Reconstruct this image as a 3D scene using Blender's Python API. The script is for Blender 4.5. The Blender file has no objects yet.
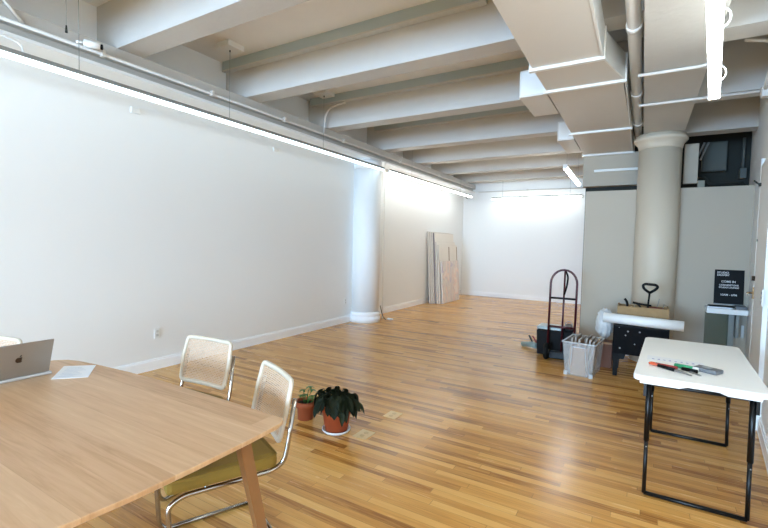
import bpy, bmesh, math, random
from mathutils import Vector, Matrix
random.seed(7)
S = bpy.context.scene
C = bpy.context.collection
PI = math.pi

# ------------------------------------------------------------------ camera
cd = bpy.data.cameras.new('camera'); cam = bpy.data.objects.new('camera', cd); C.objects.link(cam)
cd.sensor_fit = 'HORIZONTAL'; cd.sensor_width = 36; cd.lens = 434.647 * 36 / 768
cd.clip_start = .02; cd.clip_end = 200
_r = Vector((0.8591709, 0.51118626, 0.02267107)); _u = Vector((-0.0433062, 0.02849615, 0.99865537))
_w = Vector((-0.50985286, 0.85899743, -0.0466206))
M = Matrix((( _r.x, _u.x, -_w.x, 0), (_r.y, _u.y, -_w.y, 0), (_r.z, _u.z, -_w.z, 1.52), (0, 0, 0, 1)))
cam.matrix_world = M
S.camera = cam

# ------------------------------------------------------------------ world, windows' daylight, exposure
wd = bpy.data.worlds.new('world'); S.world = wd; wd.use_nodes = True
wd.node_tree.nodes['Background'].inputs[0].default_value = (.62, .80, 1, 1)
wd.node_tree.nodes['Background'].inputs[1].default_value = 1.2
def area(name, loc, rot, sx, sy, power, col):
    l = bpy.data.lights.new(name, 'AREA'); l.shape = 'RECTANGLE'; l.size = sx; l.size_y = sy
    l.energy = power; l.color = col
    o = bpy.data.objects.new(name, l); C.objects.link(o); o.location = loc; o.rotation_euler = rot
    return o
# daylight entering through the window openings in the wall behind the camera
area('window_daylight', (-2.6, -8.72, 1.95), (math.radians(90), 0, 0), 4.0, 2.3, 910, (.41, .70, 1.08))
area('window_daylight', (1.4, -8.72, 1.95), (math.radians(90), 0, 0), 1.6, 2.3, 280, (.68, .83, .94))
TUBE = 27.0
S.view_settings.view_transform = 'Standard'; S.view_settings.look = 'None'
S.view_settings.exposure = 0.60; S.view_settings.gamma = 1
S.cycles.max_bounces = 9; S.cycles.diffuse_bounces = 6; S.cycles.glossy_bounces = 4
S.cycles.transmission_bounces = 6; S.cycles.transparent_max_bounces = 12
S.cycles.caustics_reflective = False; S.cycles.caustics_refractive = False
S.cycles.sample_clamp_indirect = 6

# ------------------------------------------------------------------ materials
def srgb(h):
    if isinstance(h, str):
        c = [int(h[i:i+2], 16) / 255 for i in (0, 2, 4)]
    else: c = [v / 255 for v in h]
    return tuple((v / 12.92 if v <= .04045 else ((v + .055) / 1.055) ** 2.4) for v in c) + (1,)
def mat(name, col, rough=.6, metal=0, bump=0, bscale=40, vary=0, vscale=3, spec=.5, alpha=1, trans=0):
    m = bpy.data.materials.new(name); m.use_nodes = True; nt = m.node_tree; b = nt.nodes['Principled BSDF']
    c = srgb(col); b.inputs['Roughness'].default_value = rough; b.inputs['Metallic'].default_value = metal
    b.inputs['Specular IOR Level'].default_value = spec
    b.inputs['Alpha'].default_value = alpha; b.inputs['Transmission Weight'].default_value = trans
    tc = nt.nodes.new('ShaderNodeTexCoord')
    n = nt.nodes.new('ShaderNodeTexNoise'); n.inputs['Scale'].default_value = vscale; n.inputs['Detail'].default_value = 4
    nt.links.new(tc.outputs['Object'], n.inputs['Vector'])
    mx = nt.nodes.new('ShaderNodeMix'); mx.data_type = 'RGBA'
    mx.inputs[6].default_value = tuple(v * (1 - vary) for v in c[:3]) + (1,)
    mx.inputs[7].default_value = tuple(min(1, v * (1 + vary)) for v in c[:3]) + (1,)
    nt.links.new(n.outputs[0], mx.inputs[0]); nt.links.new(mx.outputs[2], b.inputs['Base Color'])
    if bump:
        n2 = nt.nodes.new('ShaderNodeTexNoise'); n2.inputs['Scale'].default_value = bscale
        nt.links.new(tc.outputs['Object'], n2.inputs['Vector'])
        bp = nt.nodes.new('ShaderNodeBump'); bp.inputs['Strength'].default_value = bump; bp.inputs['Distance'].default_value = .01
        nt.links.new(n2.outputs[0], bp.inputs['Height']); nt.links.new(bp.outputs[0], b.inputs['Normal'])
    return m
def emit(name, col, s):
    m = bpy.data.materials.new(name); m.use_nodes = True; nt = m.node_tree; b = nt.nodes['Principled BSDF']
    b.inputs['Emission Color'].default_value = col; b.inputs['Emission Strength'].default_value = s
    b.inputs['Base Color'].default_value = (.9, .9, .9, 1)
    return m
def N(nt, t, **k):
    n = nt.nodes.new(t)
    for a, v in k.items(): setattr(n, a, v)
    return n
def math_(nt, op, a, b=None):
    n = nt.nodes.new('ShaderNodeMath'); n.operation = op
    for i, v in enumerate((a, b)):
        if v is None: continue
        if isinstance(v, (int, float)): n.inputs[i].default_value = v
        else: nt.links.new(v, n.inputs[i])
    return n.outputs[0]
def plank_mat(name, along, width, length, ramp, rough, gap, grain=.5, gapw=.03, rough_var=.0, rot=0, coat=0):
    """boards: 'along' = 'X' or 'Y' axis the boards run; every board gets its own tone"""
    m = bpy.data.materials.new(name); m.use_nodes = True; nt = m.node_tree; b = nt.nodes['Principled BSDF']
    L = nt.links
    tc = N(nt, 'ShaderNodeTexCoord'); mp = N(nt, 'ShaderNodeMapping'); mp.inputs['Rotation'].default_value[2] = rot
    L.new(tc.outputs['Object'], mp.inputs[0])
    sp = N(nt, 'ShaderNodeSeparateXYZ'); L.new(mp.outputs[0], sp.inputs[0])
    a, c = (sp.outputs[0], sp.outputs[1]) if along == 'X' else (sp.outputs[1], sp.outputs[0])
    rowf = math_(nt, 'DIVIDE', c, width); row = math_(nt, 'FLOOR', rowf); rfr = math_(nt, 'SUBTRACT', rowf, row)
    wn = N(nt, 'ShaderNodeTexWhiteNoise', noise_dimensions='1D'); L.new(row, wn.inputs['W'])
    sh = math_(nt, 'MULTIPLY', wn.outputs[0], 7.3)
    colf = math_(nt, 'ADD', math_(nt, 'DIVIDE', a, length), sh); col = math_(nt, 'FLOOR', colf); cfr = math_(nt, 'SUBTRACT', colf, col)
    cb = N(nt, 'ShaderNodeCombineXYZ'); L.new(row, cb.inputs[0]); L.new(col, cb.inputs[1])
    w2 = N(nt, 'ShaderNodeTexWhiteNoise', noise_dimensions='2D'); L.new(cb.outputs[0], w2.inputs[0])
    # grain, stretched along the board and offset per board
    cg = N(nt, 'ShaderNodeCombineXYZ')
    L.new(math_(nt, 'ADD', math_(nt, 'MULTIPLY', a, 1.6), math_(nt, 'MULTIPLY', w2.outputs[0], 37)), cg.inputs[0])
    L.new(math_(nt, 'MULTIPLY', c, 26 if grain < 1 else 24), cg.inputs[1]); L.new(math_(nt, 'MULTIPLY', w2.outputs[0], 11), cg.inputs[2])
    ns = N(nt, 'ShaderNodeTexNoise'); ns.inputs['Scale'].default_value = 1.6; ns.inputs['Detail'].default_value = 6; ns.inputs['Roughness'].default_value = .62
    ns.inputs['Distortion'].default_value = .6
    L.new(cg.outputs[0], ns.inputs['Vector'])
    v = math_(nt, 'ADD', math_(nt, 'MULTIPLY', w2.outputs[0], 1 - grain * .5), math_(nt, 'MULTIPLY', math_(nt, 'SUBTRACT', ns.outputs[0], .42), grain * (1.6 if grain >= 1 else 1.1)))
    cr = N(nt, 'ShaderNodeValToRGB'); e = cr.color_ramp
    while len(e.elements) > 1: e.elements.remove(e.elements[-1])
    e.elements[0].position = ramp[0][0]; e.elements[0].color = srgb(ramp[0][1])
    for p, h in ramp[1:]:
        q = e.elements.new(p); q.color = srgb(h)
    L.new(v, cr.inputs[0])
    g1 = math_(nt, 'LESS_THAN', rfr, gapw); g2 = math_(nt, 'LESS_THAN', cfr, gapw * width / length * 1.5)
    g = math_(nt, 'MULTIPLY', math_(nt, 'MAXIMUM', g1, g2), gap)
    mx = N(nt, 'ShaderNodeMix', data_type='RGBA'); mx.inputs[7].default_value = srgb('4a2c14')
    L.new(g, mx.inputs[0]); L.new(cr.outputs[0], mx.inputs[6]); L.new(mx.outputs[2], b.inputs['Base Color'])
    b.inputs['Roughness'].default_value = rough
    rr = math_(nt, 'ADD', math_(nt, 'MULTIPLY', ns.outputs[0], rough_var), rough - rough_var * .5); L.new(rr, b.inputs['Roughness'])
    bp = N(nt, 'ShaderNodeBump'); bp.inputs['Strength'].default_value = .12; bp.inputs['Distance'].default_value = .002
    L.new(ns.outputs[0], bp.inputs['Height']); L.new(bp.outputs[0], b.inputs['Normal'])
    b.inputs['Specular IOR Level'].default_value = .4; b.inputs['Coat Weight'].default_value = coat; b.inputs['Coat Roughness'].default_value = .18
    return m

m_wall = mat('wall_paint', 'f4f5f4', .55, bump=.05, bscale=60, vary=.015, vscale=.8)
m_part = mat('partition_paint', 'b6aa97', .6, bump=.05, bscale=60, vary=.02)
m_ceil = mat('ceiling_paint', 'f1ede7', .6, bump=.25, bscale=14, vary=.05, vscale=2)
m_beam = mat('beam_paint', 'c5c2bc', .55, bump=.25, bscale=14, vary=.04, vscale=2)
m_duct = mat('duct_paint', 'dedad3', .5, bump=.1, bscale=8, vary=.02)
m_column = mat('column_paint', 'cabda8', .5, vary=.02)
m_white = mat('white_enamel', 'eeeeea', .35)
m_base = mat('baseboard_paint', 'fcfdfe', .25)
m_grey = mat('grey_strip', 'adb9ba', .5)
m_dark = mat('void_shade', '282a24', .8, vary=.3, vscale=2)  # shade of the open space put into the colour
m_dark2 = mat('dark_equipment', '2b2e28', .7, vary=.2)
m_black = mat('black_plastic', '0a0a0a', .5, spec=.15)
m_blackm = mat('black_metal', '0a0a0a', .35, spec=.3)
m_chrome = mat('chrome', 'aea89f', .12, metal=1)
m_frame = mat('pale_wood', 'd0c3ae', .45, vary=.05, vscale=12)
m_cane = mat('cane', 'cfb296', .55, vary=.1, vscale=60)
m_olive = mat('olive_fabric', '84681f', .8, bump=.3, bscale=300, vary=.12, vscale=8)
m_terra = mat('terracotta', 'a84a1e', .7, bump=.1, vary=.12, vscale=10)
m_terra2 = mat('terracotta_dark', '94461f', .75, bump=.1, vary=.12, vscale=10)
m_saucer = mat('white_ceramic', 'd9d6d2', .35)
m_soil = mat('soil', '2a1d14', .95, bump=.6, bscale=80)
m_leafd = mat('dark_leaf', '1a2210', .6, vary=.6, vscale=12, spec=.2)
m_leafg = mat('green_leaf', '3d6b25', .5, vary=.3, vscale=12)
m_alu = mat('aluminium', 'a39b92', .4, metal=.5)
m_alul = mat('aluminium_light', 'd5d7da', .3, metal=.6)
m_logo = mat('logo_dark', '4a3a2e', .3, metal=.5)
m_paper = mat('paper', 'f2f4f7', .6)
m_ink = mat('pale_ink', '9fb6cf', .7)
m_plastic = mat('white_plastic', 'faf9f5', .38, bump=.05, bscale=150)
m_red = mat('dark_red_metal', '43121a', .3, metal=.2)
m_rubber = mat('rubber', '101110', .7, spec=.2)
m_cream = mat('cream_canvas', 'f3ece2', .8, vary=.06, vscale=5)
m_edge = mat('canvas_edge', 'ded5cc', .8, vary=.15, vscale=6)
m_brownbar = mat('stretcher_wood', '8d6444', .6)
m_card = mat('cardboard', 'b08d6d', .8, vary=.1)
m_crate = mat('crate_wood', '96784f', .7, vary=.2, vscale=14)
m_brown = mat('brown_board', '6a3d26', .6, vary=.15)
m_glassg = mat('green_glass', '6e7766', .15, alpha=.55)
m_wire = mat('grey_wire', '8c8f8c', .5)
m_greyplastic = mat('grey_plastic', '6b6d70', .45)
m_green = mat('green_plastic', '1f8f5f', .4)
m_redp = mat('red_plastic', '9c2f2a', .4)
m_orange = mat('orange_plastic', 'd9603a', .4)
m_steel = mat('steel', 'a9aaac', .3, metal=.9)
m_brass = mat('brass_plate', 'dcbf8c', .35, metal=.5, vary=.1)
m_bluegrey = mat('blue_grey_metal', '8a9d9c', .45)
m_tube = emit('tube_light', (.92, .98, .98, 1), TUBE * .45)
m_tube_right = emit('tube_light_right', (.91, .98, .98, 1), TUBE * .62)
m_tube_bright = emit('tube_light_bright', (.92, .98, .98, 1), TUBE * 1.1)
m_tube_near = emit('tube_light_near', (.76, .96, 1.04, 1), TUBE * .08)
m_tube_back = emit('tube_light_back', (.91, .95, .88, 1), TUBE * .40)
m_wrap = mat('bubble_wrap', 'e6e8e8', .25, bump=.6, bscale=45, alpha=.72)
m_bin = mat('clear_bin', 'dfe3e4', .25, alpha=.24)
m_doorpaint = mat('door_paint', 'f3f2ee', .4)

m_floor = plank_mat('oak_floor', 'X', .057, .95,
    [(0, '865322'), (.15, 'b88040'), (.4, 'd59d52'), (.75, 'e2ae64'), (1, 'eec88b')], .26, .45, .7, .04, .10, coat=.08)
m_table = plank_mat('ash_tabletop', 'X', .135, 4.0,
    [(0, 'bb8f64'), (.35, 'cda37a'), (.7, 'd6af86'), (1, 'e2c09a')], .34, .12, 1.0, .012, .08)
m_tleg = mat('ash_leg', '825731', .45, vary=.1, vscale=14)

def paint_mat():
    m = bpy.data.materials.new('abstract_painting'); m.use_nodes = True; nt = m.node_tree; b = nt.nodes['Principled BSDF']
    tc = N(nt, 'ShaderNodeTexCoord'); mp = N(nt, 'ShaderNodeMapping'); mp.inputs['Scale'].default_value = (3.2, 3.2, 1.5)
    nt.links.new(tc.outputs['Object'], mp.inputs[0])
    n = N(nt, 'ShaderNodeTexNoise'); n.inputs['Scale'].default_value = 1.3; n.inputs['Detail'].default_value = 5; n.inputs['Distortion'].default_value = 1.2
    nt.links.new(mp.outputs[0], n.inputs['Vector'])
    cr = N(nt, 'ShaderNodeValToRGB'); e = cr.color_ramp
    e.elements[0].position = .3; e.elements[0].color = srgb('b5a5cc')
    e.elements[1].position = .75; e.elements[1].color = srgb('eec8b4')
    for p, h in ((.4, 'f3eadd'), (.48, 'ded6d4'), (.55, 'f6dccf'), (.63, 'f7efe6')):
        q = e.elements.new(p); q.color = srgb(h)
    nt.links.new(n.outputs[0], cr.inputs[0]); nt.links.new(cr.outputs[0], b.inputs['Base Color'])
    b.inputs['Roughness'].default_value = .7
    return m
m_paint = paint_mat()
def speck_mat():
    m = bpy.data.materials.new('speckled_black'); m.use_nodes = True; nt = m.node_tree; b = nt.nodes['Principled BSDF']
    tc = N(nt, 'ShaderNodeTexCoord'); v = N(nt, 'ShaderNodeTexVoronoi'); v.inputs['Scale'].default_value = 14
    nt.links.new(tc.outputs['Object'], v.inputs['Vector'])
    l = math_(nt, 'LESS_THAN', v.outputs['Distance'], .14)
    mx = N(nt, 'ShaderNodeMix', data_type='RGBA'); mx.inputs[6].default_value = srgb('0d0d0f'); mx.inputs[7].default_value = srgb('9a9a9a')
    nt.links.new(l, mx.inputs[0]); nt.links.new(mx.outputs[2], b.inputs['Base Color']); b.inputs['Roughness'].default_value = .7; b.inputs['Specular IOR Level'].default_value = .1
    return m
m_speck = speck_mat()

# ------------------------------------------------------------------ mesh helpers
class MB:
    def __init__(s): s.b = bmesh.new()
    def box(s, x0, x1, y0, y1, z0, z1, bev=0, rot=None, at=None):
        r = bmesh.ops.create_cube(s.b, size=1); vs = r['verts']
        for v in vs:
            v.co = Vector(((x0 + x1) / 2 + v.co.x * (x1 - x0), (y0 + y1) / 2 + v.co.y * (y1 - y0), (z0 + z1) / 2 + v.co.z * (z1 - z0)))
        if bev:
            es = list({e for v in vs for e in v.link_edges})
            q = bmesh.ops.bevel(s.b, geom=es, offset=bev, segments=2, affect='EDGES', profile=.6)
            vs = [v for v in s.b.verts if v.index == -1 or v in q['verts']] if False else list({v for f in q['faces'] for v in f.verts} | {v for v in vs if v.is_valid})
        if rot is not None:
            mt = Matrix.Translation(Vector(at or (0, 0, 0))) @ rot.to_4x4()
            for v in vs: v.co = mt @ v.co
        return s
    def tube(s, pts, r, n=10, cap=True, closed=False):
        P = [Vector(p) for p in pts]; k = len(P); rings = []
        R = r if isinstance(r, (list, tuple)) else [r] * k
        up = None
        for i, p in enumerate(P):
            if closed: t = (P[(i + 1) % k] - P[i - 1]).normalized()
            else: t = ((P[min(i + 1, k - 1)] - p).normalized() + (p - P[max(i - 1, 0)]).normalized()).normalized()
            if up is None:
                up = Vector((0, 0, 1)) if abs(t.z) < .9 else Vector((1, 0, 0))
            a = t.cross(up).normalized(); c = a.cross(t).normalized(); up = c
            rings.append([s.b.verts.new(p + (a * math.cos(2 * PI * j / n) + c * math.sin(2 * PI * j / n)) * R[i]) for j in range(n)])
        for i in range(k if closed else k - 1):
            A, B = rings[i], rings[(i + 1) % k]
            for j in range(n):
                f = s.b.faces.new((A[j], A[(j + 1) % n], B[(j + 1) % n], B[j])); f.smooth = True
        if cap and not closed:
            s.b.faces.new(rings[0][::-1]); s.b.faces.new(rings[-1])
        return s
    def lathe(s, prof, cx=0, cy=0, n=32, sx=1, sy=1, z0=0):
        rings = []
        for r, z in prof:
            rings.append([s.b.verts.new((cx + sx * r * math.cos(2 * PI * j / n), cy + sy * r * math.sin(2 * PI * j / n), z0 + z)) for j in range(n)])
        for i in range(len(rings) - 1):
            for j in range(n):
                f = s.b.faces.new((rings[i][j], rings[i][(j + 1) % n], rings[i + 1][(j + 1) % n], rings[i + 1][j])); f.smooth = True
        s.b.faces.new(rings[0][::-1]); s.b.faces.new(rings[-1])
        return s
    def prism(s, poly, z0, z1):
        a = [s.b.verts.new((x, y, z0)) for x, y in poly]; c = [s.b.verts.new((x, y, z1)) for x, y in poly]
        n = len(poly); s.b.faces.new(a[::-1]); s.b.faces.new(c)
        for i in range(n): s.b.faces.new((a[i], a[(i + 1) % n], c[(i + 1) % n], c[i]))
        return s
    def hexa(s, p):   # 8 points: bottom 4, top 4
        v = [s.b.verts.new(q) for q in p]
        for f in ((3, 2, 1, 0), (4, 5, 6, 7), (0, 1, 5, 4), (1, 2, 6, 5), (2, 3, 7, 6), (3, 0, 4, 7)): s.b.faces.new([v[i] for i in f])
        return s
    def quad(s, *p):
        s.b.faces.new([s.b.verts.new(q) for q in p]); return s
    def leaf(s, base, d, up, L, W, droop, n=5, fold=.15):
        d = Vector(d).normalized(); up = Vector(up).normalized(); side = d.cross(up).normalized(); p = Vector(base); prev = None
        for i in range(n + 1):
            t = i / n; w = W * math.sin(PI * min(.98, t * .9 + .08)) * .5
            c = s.b.verts.new(p - up * fold * w); l = s.b.verts.new(p + side * w); r = s.b.verts.new(p - side * w)
            if prev:
                f = s.b.faces.new((prev[0], prev[1], l, c)); f.smooth = True
                f = s.b.faces.new((prev[2], prev[0], c, r)); f.smooth = True
            prev = (c, l, r)
            d = (d + Vector((0, 0, -droop / n))).normalized(); up = side.cross(d).normalized(); p = p + d * (L / n)
        return s
    def xf(s, mt):
        bmesh.ops.transform(s.b, matrix=mt, verts=s.b.verts); return s
    def build(s, name, m, parent=None, label=None, local=False):
        me = bpy.data.meshes.new(name); bmesh.ops.recalc_face_normals(s.b, faces=s.b.faces)
        if parent is not None and not local:
            s.b.transform(world_of(parent).inverted())
        s.b.to_mesh(me); s.b.free(); me.materials.append(m)
        o = bpy.data.objects.new(name, me); C.objects.link(o)
        if parent is not None: o.parent = parent
        if label: o['label'] = label
        return o
def world_of(o):
    m = o.matrix_basis.copy()
    while o.parent: o = o.parent; m = o.matrix_basis @ m
    return m
def tag(o, label, cat, group=None, kind=None):
    o['label'] = label; o['category'] = cat
    if group: o['group'] = group
    if kind: o['kind'] = kind
    return o
def thing(name, label, cat, loc=(0, 0, 0), rz=0, group=None):
    o = bpy.data.objects.new(name, None); C.objects.link(o); o.empty_display_size = .1
    o.matrix_basis = Matrix.Translation(Vector(loc)) @ Matrix.Rotation(rz, 4, 'Z')
    return tag(o, label, cat, group)
def struct(name, mb, m, parent=None):
    o = mb.build(name, m, parent)
    if parent is None: o['kind'] = 'structure'
    return o
def dup(o, loc, rz, label):
    def cp(a, par):
        c = a.copy(); C.objects.link(c); c.parent = par
        for ch in a.children: cp(ch, c)
        return c
    c = cp(o, None); c.matrix_basis = Matrix.Translation(Vector(loc)) @ Matrix.Rotation(rz, 4, 'Z'); c['label'] = label
    return c
def arc(c, r, a0, a1, n, ax='xz'):
    out = []
    for i in range(n + 1):
        a = a0 + (a1 - a0) * i / n; u, v = r * math.cos(a), r * math.sin(a)
        out.append((c[0] + u, c[1], c[2] + v) if ax == 'xz' else (c[0], c[1] + u, c[2] + v) if ax == 'yz' else (c[0] + u, c[1] + v, c[2]))
    return out
def smooth_path(pts, r=.03, n=4):
    """round the corners of a polyline"""
    P = [Vector(p) for p in pts]; out = [P[0]]
    for i in range(1, len(P) - 1):
        a, b, c = P[i - 1], P[i], P[i + 1]; d1 = (a - b); d2 = (c - b); q = min(r, d1.length * .45, d2.length * .45)
        p0 = b + d1.normalized() * q; p2 = b + d2.normalized() * q
        for k in range(n + 1):
            t = k / n; out.append(p0 * (1 - t) ** 2 + b * 2 * t * (1 - t) + p2 * t * t)
    out.append(P[-1]); return out

# ------------------------------------------------------------------ setting
def rwx(y): return .849 + (y - 4.1) * .11          # right wall runs at a slight angle
CE, LX, BY = 3.83, -4.82, 12.85
struct('floor', MB().prism([(LX - .1, -9), (3.1, -9), (3.1, BY + .1), (LX - .1, BY + .1)], -.1, 0), m_floor)
struct('ceiling', MB().prism([(LX - .2, -9), (3.1, -9), (3.1, BY + .2), (LX - .2, BY + .2)], CE, CE + .15), m_ceil)
struct('wall_left', MB().box(LX - .2, LX, -9, BY + .2, 0, CE), m_wall)
struct('wall_back', MB().box(LX - .2, 3, BY, BY + .2, 0, CE), m_wall)
y0, y1 = 2.4, BY
struct('wall_right', MB().prism([(rwx(y0), y0), (rwx(y0) + .15, y0), (rwx(y1) + .15, y1), (rwx(y1), y1)], 0, CE), m_wall)
struct('wall_alcove', MB().box(rwx(2.4) + .05, 3.0, 2.4, 2.55, 0, CE).box(2.85, 3.0, -9, 2.4, 0, CE), m_wall)
# wall behind the camera with its window openings
wf = MB().box(LX, 3, -8.9, -8.75, 0, .8).box(LX, 3, -8.9, -8.75, 3.0, CE)
for a, b in ((LX, -4.6), (-.6, .6), (2.2, 3)): wf.box(a, b, -8.9, -8.75, .8, 3.0)
struct('wall_front', wf, m_wall)
struct('trim_1', MB().box(-3.32, -3.26, -8.86, -8.78, .8, 3).box(-1.96, -1.9, -8.86, -8.78, .8, 3), m_white)
# partition standing free under the ducts
PY, PT = 7.1, 2.36
struct('wall_partition', MB().box(-.76, rwx(PY) + .02, PY, PY + .13, 0, PT), m_part)
struct('wall_dark_backdrop', MB().box(-.9, rwx(8.4) + .02, 8.35, 8.45, 0, CE), m_dark)  # added dark wall: colour stands in for the opening's shade, blocks back-lamp light
# baseboards
def baseb(name, pts):
    mb = MB()
    (ax, ay), (bx, by) = pts; d = Vector((bx - ax, by - ay, 0)).normalized(); n = Vector((-d.y, d.x, 0))
    for t, h0, h1 in ((.018, 0, .105), (.011, .105, .125), (.02, 0, .02)):
        p = [(ax, ay), (bx, by), (bx + n.x * t, by + n.y * t), (ax + n.x * t, ay + n.y * t)]; mb.prism(p, h0, h1)
    struct(name, mb, m_base)
baseb('baseboard_left', ((LX, BY), (LX, -8.75)))
baseb('baseboard_back', ((rwx(BY), BY), (LX, BY)))
baseb('baseboard_right', ((rwx(2.4), 2.4), (rwx(PY), PY)))
baseb('baseboard_partition', ((rwx(PY), PY), (-.76, PY)))
# girders over the columns
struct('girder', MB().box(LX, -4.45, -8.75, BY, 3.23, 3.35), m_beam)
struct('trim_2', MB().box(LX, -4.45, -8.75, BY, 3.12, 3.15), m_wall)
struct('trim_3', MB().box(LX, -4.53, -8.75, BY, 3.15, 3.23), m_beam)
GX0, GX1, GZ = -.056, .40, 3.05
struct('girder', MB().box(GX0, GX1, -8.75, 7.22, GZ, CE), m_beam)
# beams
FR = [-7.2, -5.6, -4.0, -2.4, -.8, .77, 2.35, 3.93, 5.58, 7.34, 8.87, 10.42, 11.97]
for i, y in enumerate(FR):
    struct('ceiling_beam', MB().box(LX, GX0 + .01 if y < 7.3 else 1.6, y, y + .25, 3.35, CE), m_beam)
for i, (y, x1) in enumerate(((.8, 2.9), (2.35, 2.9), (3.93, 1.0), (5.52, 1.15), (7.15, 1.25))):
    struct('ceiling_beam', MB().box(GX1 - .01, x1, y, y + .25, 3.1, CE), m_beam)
# surface raceways along the upper edge of two beams
def raceway(y, x0, x1, label):
    t = thing('surface_raceway', label, 'cable channel', (x0, y, 3.72), 0, 'raceways along the ceiling beams')
    MB().box(x0, x1, y - .075, y, 3.715, CE).build('side_cover', m_grey, t)
    MB().box(x0, x1, y - .085, y, 3.70, 3.715).build('bottom_lip', m_beam, t)
raceway(3.925, -4.79, -1.30, 'long grey raceway on the nearer beam, ending left of the big duct')
raceway(5.575, -4.72, -1.0, 'grey raceway on the second beam, running in behind the big duct')
raceway(7.335, -4.6, -1.0, 'thin grey raceway on the farther beam past the ceiling sensors')

# columns
def column(name, x, y, r, top, flare):
    t = bpy.data.objects.new(name, None); C.objects.link(t); t.matrix_basis = Matrix.Translation((x, y, 0)); t['kind'] = 'structure'
    MB().lathe([(r, 0), (r, top - .16)], x, y, 48).build('shaft', m_wall if x < -1 else m_column, t)
    MB().lathe([(r + .001, top - .19), (r + .006, top - .16), (r + .018, top - .12), (flare - .012, top - .085), (flare, top - .07), (flare, top - .035), (flare - .02, top - .03), (flare - .02, top)], x, y, 48).build('capital', m_wall if x < -1 else m_column, t)
    if x < -1:
        MB().lathe([(r + .035, 0), (r + .035, .1), (r + .02, .11), (r + .02, .13), (r + .03, .14), (r + .028, .17), (r, .2)], x, y, 48).build('base', m_base, t)
    return t
column('column', -4.635, 7.12, .265, 3.12, .27)
column('column', .146, 6.98, .25, 3.05, .312)

# ------------------------------------------------------------------ tube lights
def lamp(label, a, b, group='linear tube lights', w=.065, h=.05, wires=(), tm=None, hw=1.0):
    a = Vector(a); b = Vector(b); d = (b - a); L = d.length; ang = math.atan2(d.y, d.x)
    t = thing('tube_light', label, 'ceiling light', a, ang, group)
    MB().box(0, L, -w / 2 * hw, w / 2 * hw, h * .35, h).build('housing', m_wire, t, local=True)
    MB().box(.004, L - .004, -w / 2 - .001, w / 2 + .001, -h * .35, h * .35, bev=.012).build('diffuser', tm or m_tube, t, local=True)
    for e in (0, L):
        MB().box(e - .006, e + .006, -w / 2 - .003, w / 2 + .003, -h * .4, h + .003).build('end_cap', m_white, t, local=True)
    for s_, z1 in wires:
        MB().tube([(s_, 0, h), (s_, 0, z1 - a.z)], .0025, 6).build('suspension_wire', m_wire, t, local=True)
    return t
LZ = 2.915
lamp('long white tube light along the left wall, from the near corner to the column', (-4.3, -.9, LZ), (-4.3, 7.13, LZ), wires=[(2.85, 3.11 + .7), (4.46, 3.8), (6.23, 3.8), (1.2, 3.8)], tm=m_tube_near)
lamp('shorter tube light on the left wall beyond the white column', (-4.3, 7.32, LZ), (-4.3, 12.05, LZ), wires=[(1.0, 3.8), (3.9, 3.8)])
lamp('tube light running across the far end wall', (-3.82, 12.5, 2.88), (-1.43, 12.5, 2.88), wires=[(.3, 3.8), (2.1, 3.8)], tm=m_tube_back)
lamp('bright tube light at top right, under the ceiling beside the boxed girder', (.058, .9, 2.60), (.385, 3.83, 2.60), w=.062, h=.045, tm=m_tube_right, hw=.3, wires=[(.3, 3.05), (1.5, 3.05), (2.6, 3.05)])
lamp('short tube light hanging past the left side of the big duct', (-1.22, 8.15, 2.915), (-1.27, 10.5, 2.915), wires=[(.2, 3.8), (2.1, 3.8)], tm=m_tube_bright)
for i, (x, y, lab) in enumerate(((-4.3, 3.56, 'square white ceiling box nearer the camera, above the left tube light'), (-4.3, 5.33, 'square white ceiling box farther back between the beams'))):
    t = thing('ceiling_box', lab, 'junction box', (x, y, CE), 0, 'square ceiling boxes')
    MB().box(x - .115, x + .115, y - .115, y + .115, CE - .065, CE, bev=.006).build('cover', m_white, t)
    MB().lathe([(.008, 0), (.008, .03)], x + .0, y, 10, z0=CE - .085).build('wire_grip', m_black, t)

# ------------------------------------------------------------------ ducts
DZ, DT = 3.1, 3.33
t = thing('air_duct', 'large boxed white air duct running down the middle of the ceiling', 'duct', (-.6, 4, DZ))
def dseg(p0, p1, z1=DT):  # (xl,xr,y) x2
    return MB().hexa([(p0[0], p0[2], DZ), (p0[1], p0[2], DZ), (p1[1], p1[2], DZ), (p1[0], p1[2], DZ), (p0[0], p0[2], z1), (p0[1], p0[2], z1), (p1[1], p1[2], z1), (p1[0], p1[2], z1)])
segs = [((-.86, -.365, -2.7), (-.91, -.36, 4.05)), ((-.91, -.36, 4.05), (-.905, -.225, 4.68)), ((-.905, -.225, 4.68), (-.915, -.213, 6.53)), ((-.915, -.213, 6.53), (-.925, -.21, 8.15))]
for a, b in segs: dseg(a, b).build('duct_section', m_duct, t)
for (xl, xr, y) in ((-.91, -.36, 4.05), (-.905, -.225, 4.68), (-.915, -.213, 6.53), (-.925, -.21, 8.13)):
    MB().box(xl - .03, xr + .03, y - .022, y + .022, DZ - .025, DT + .012).build('flange', m_white, t)
MB().box(-.36, -.342, -2.7, 4.03, DZ - .01, DT + .005).build('lit_side_sheet', m_white, t)  # added whiter sheet, makes this side of the duct read as lit
MB().hexa([(-.358, 4.07, DZ - .005), (-.345, 4.07, DZ - .005), (-.21, 4.66, DZ - .005), (-.223, 4.66, DZ - .005), (-.358, 4.07, DT), (-.345, 4.07, DT), (-.21, 4.66, DT), (-.223, 4.66, DT)]).box(-.213, -.2, 4.70, 6.5, DZ - .01, DT).box(-.213, -.2, 6.56, 8.1, DZ - .01, DT).build('lit_side_sheet', m_white, t)
t = thing('duct_outlet', 'white box outlet on the left side of the big duct, nearer one', 'duct', (-1.05, 5.1, DZ), 0, 'box outlets on the duct side')
MB().box(-1.20, -.92, 4.76, 5.52, 3.1, 3.38, bev=.006).build('outlet_box', m_duct, t)
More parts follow.
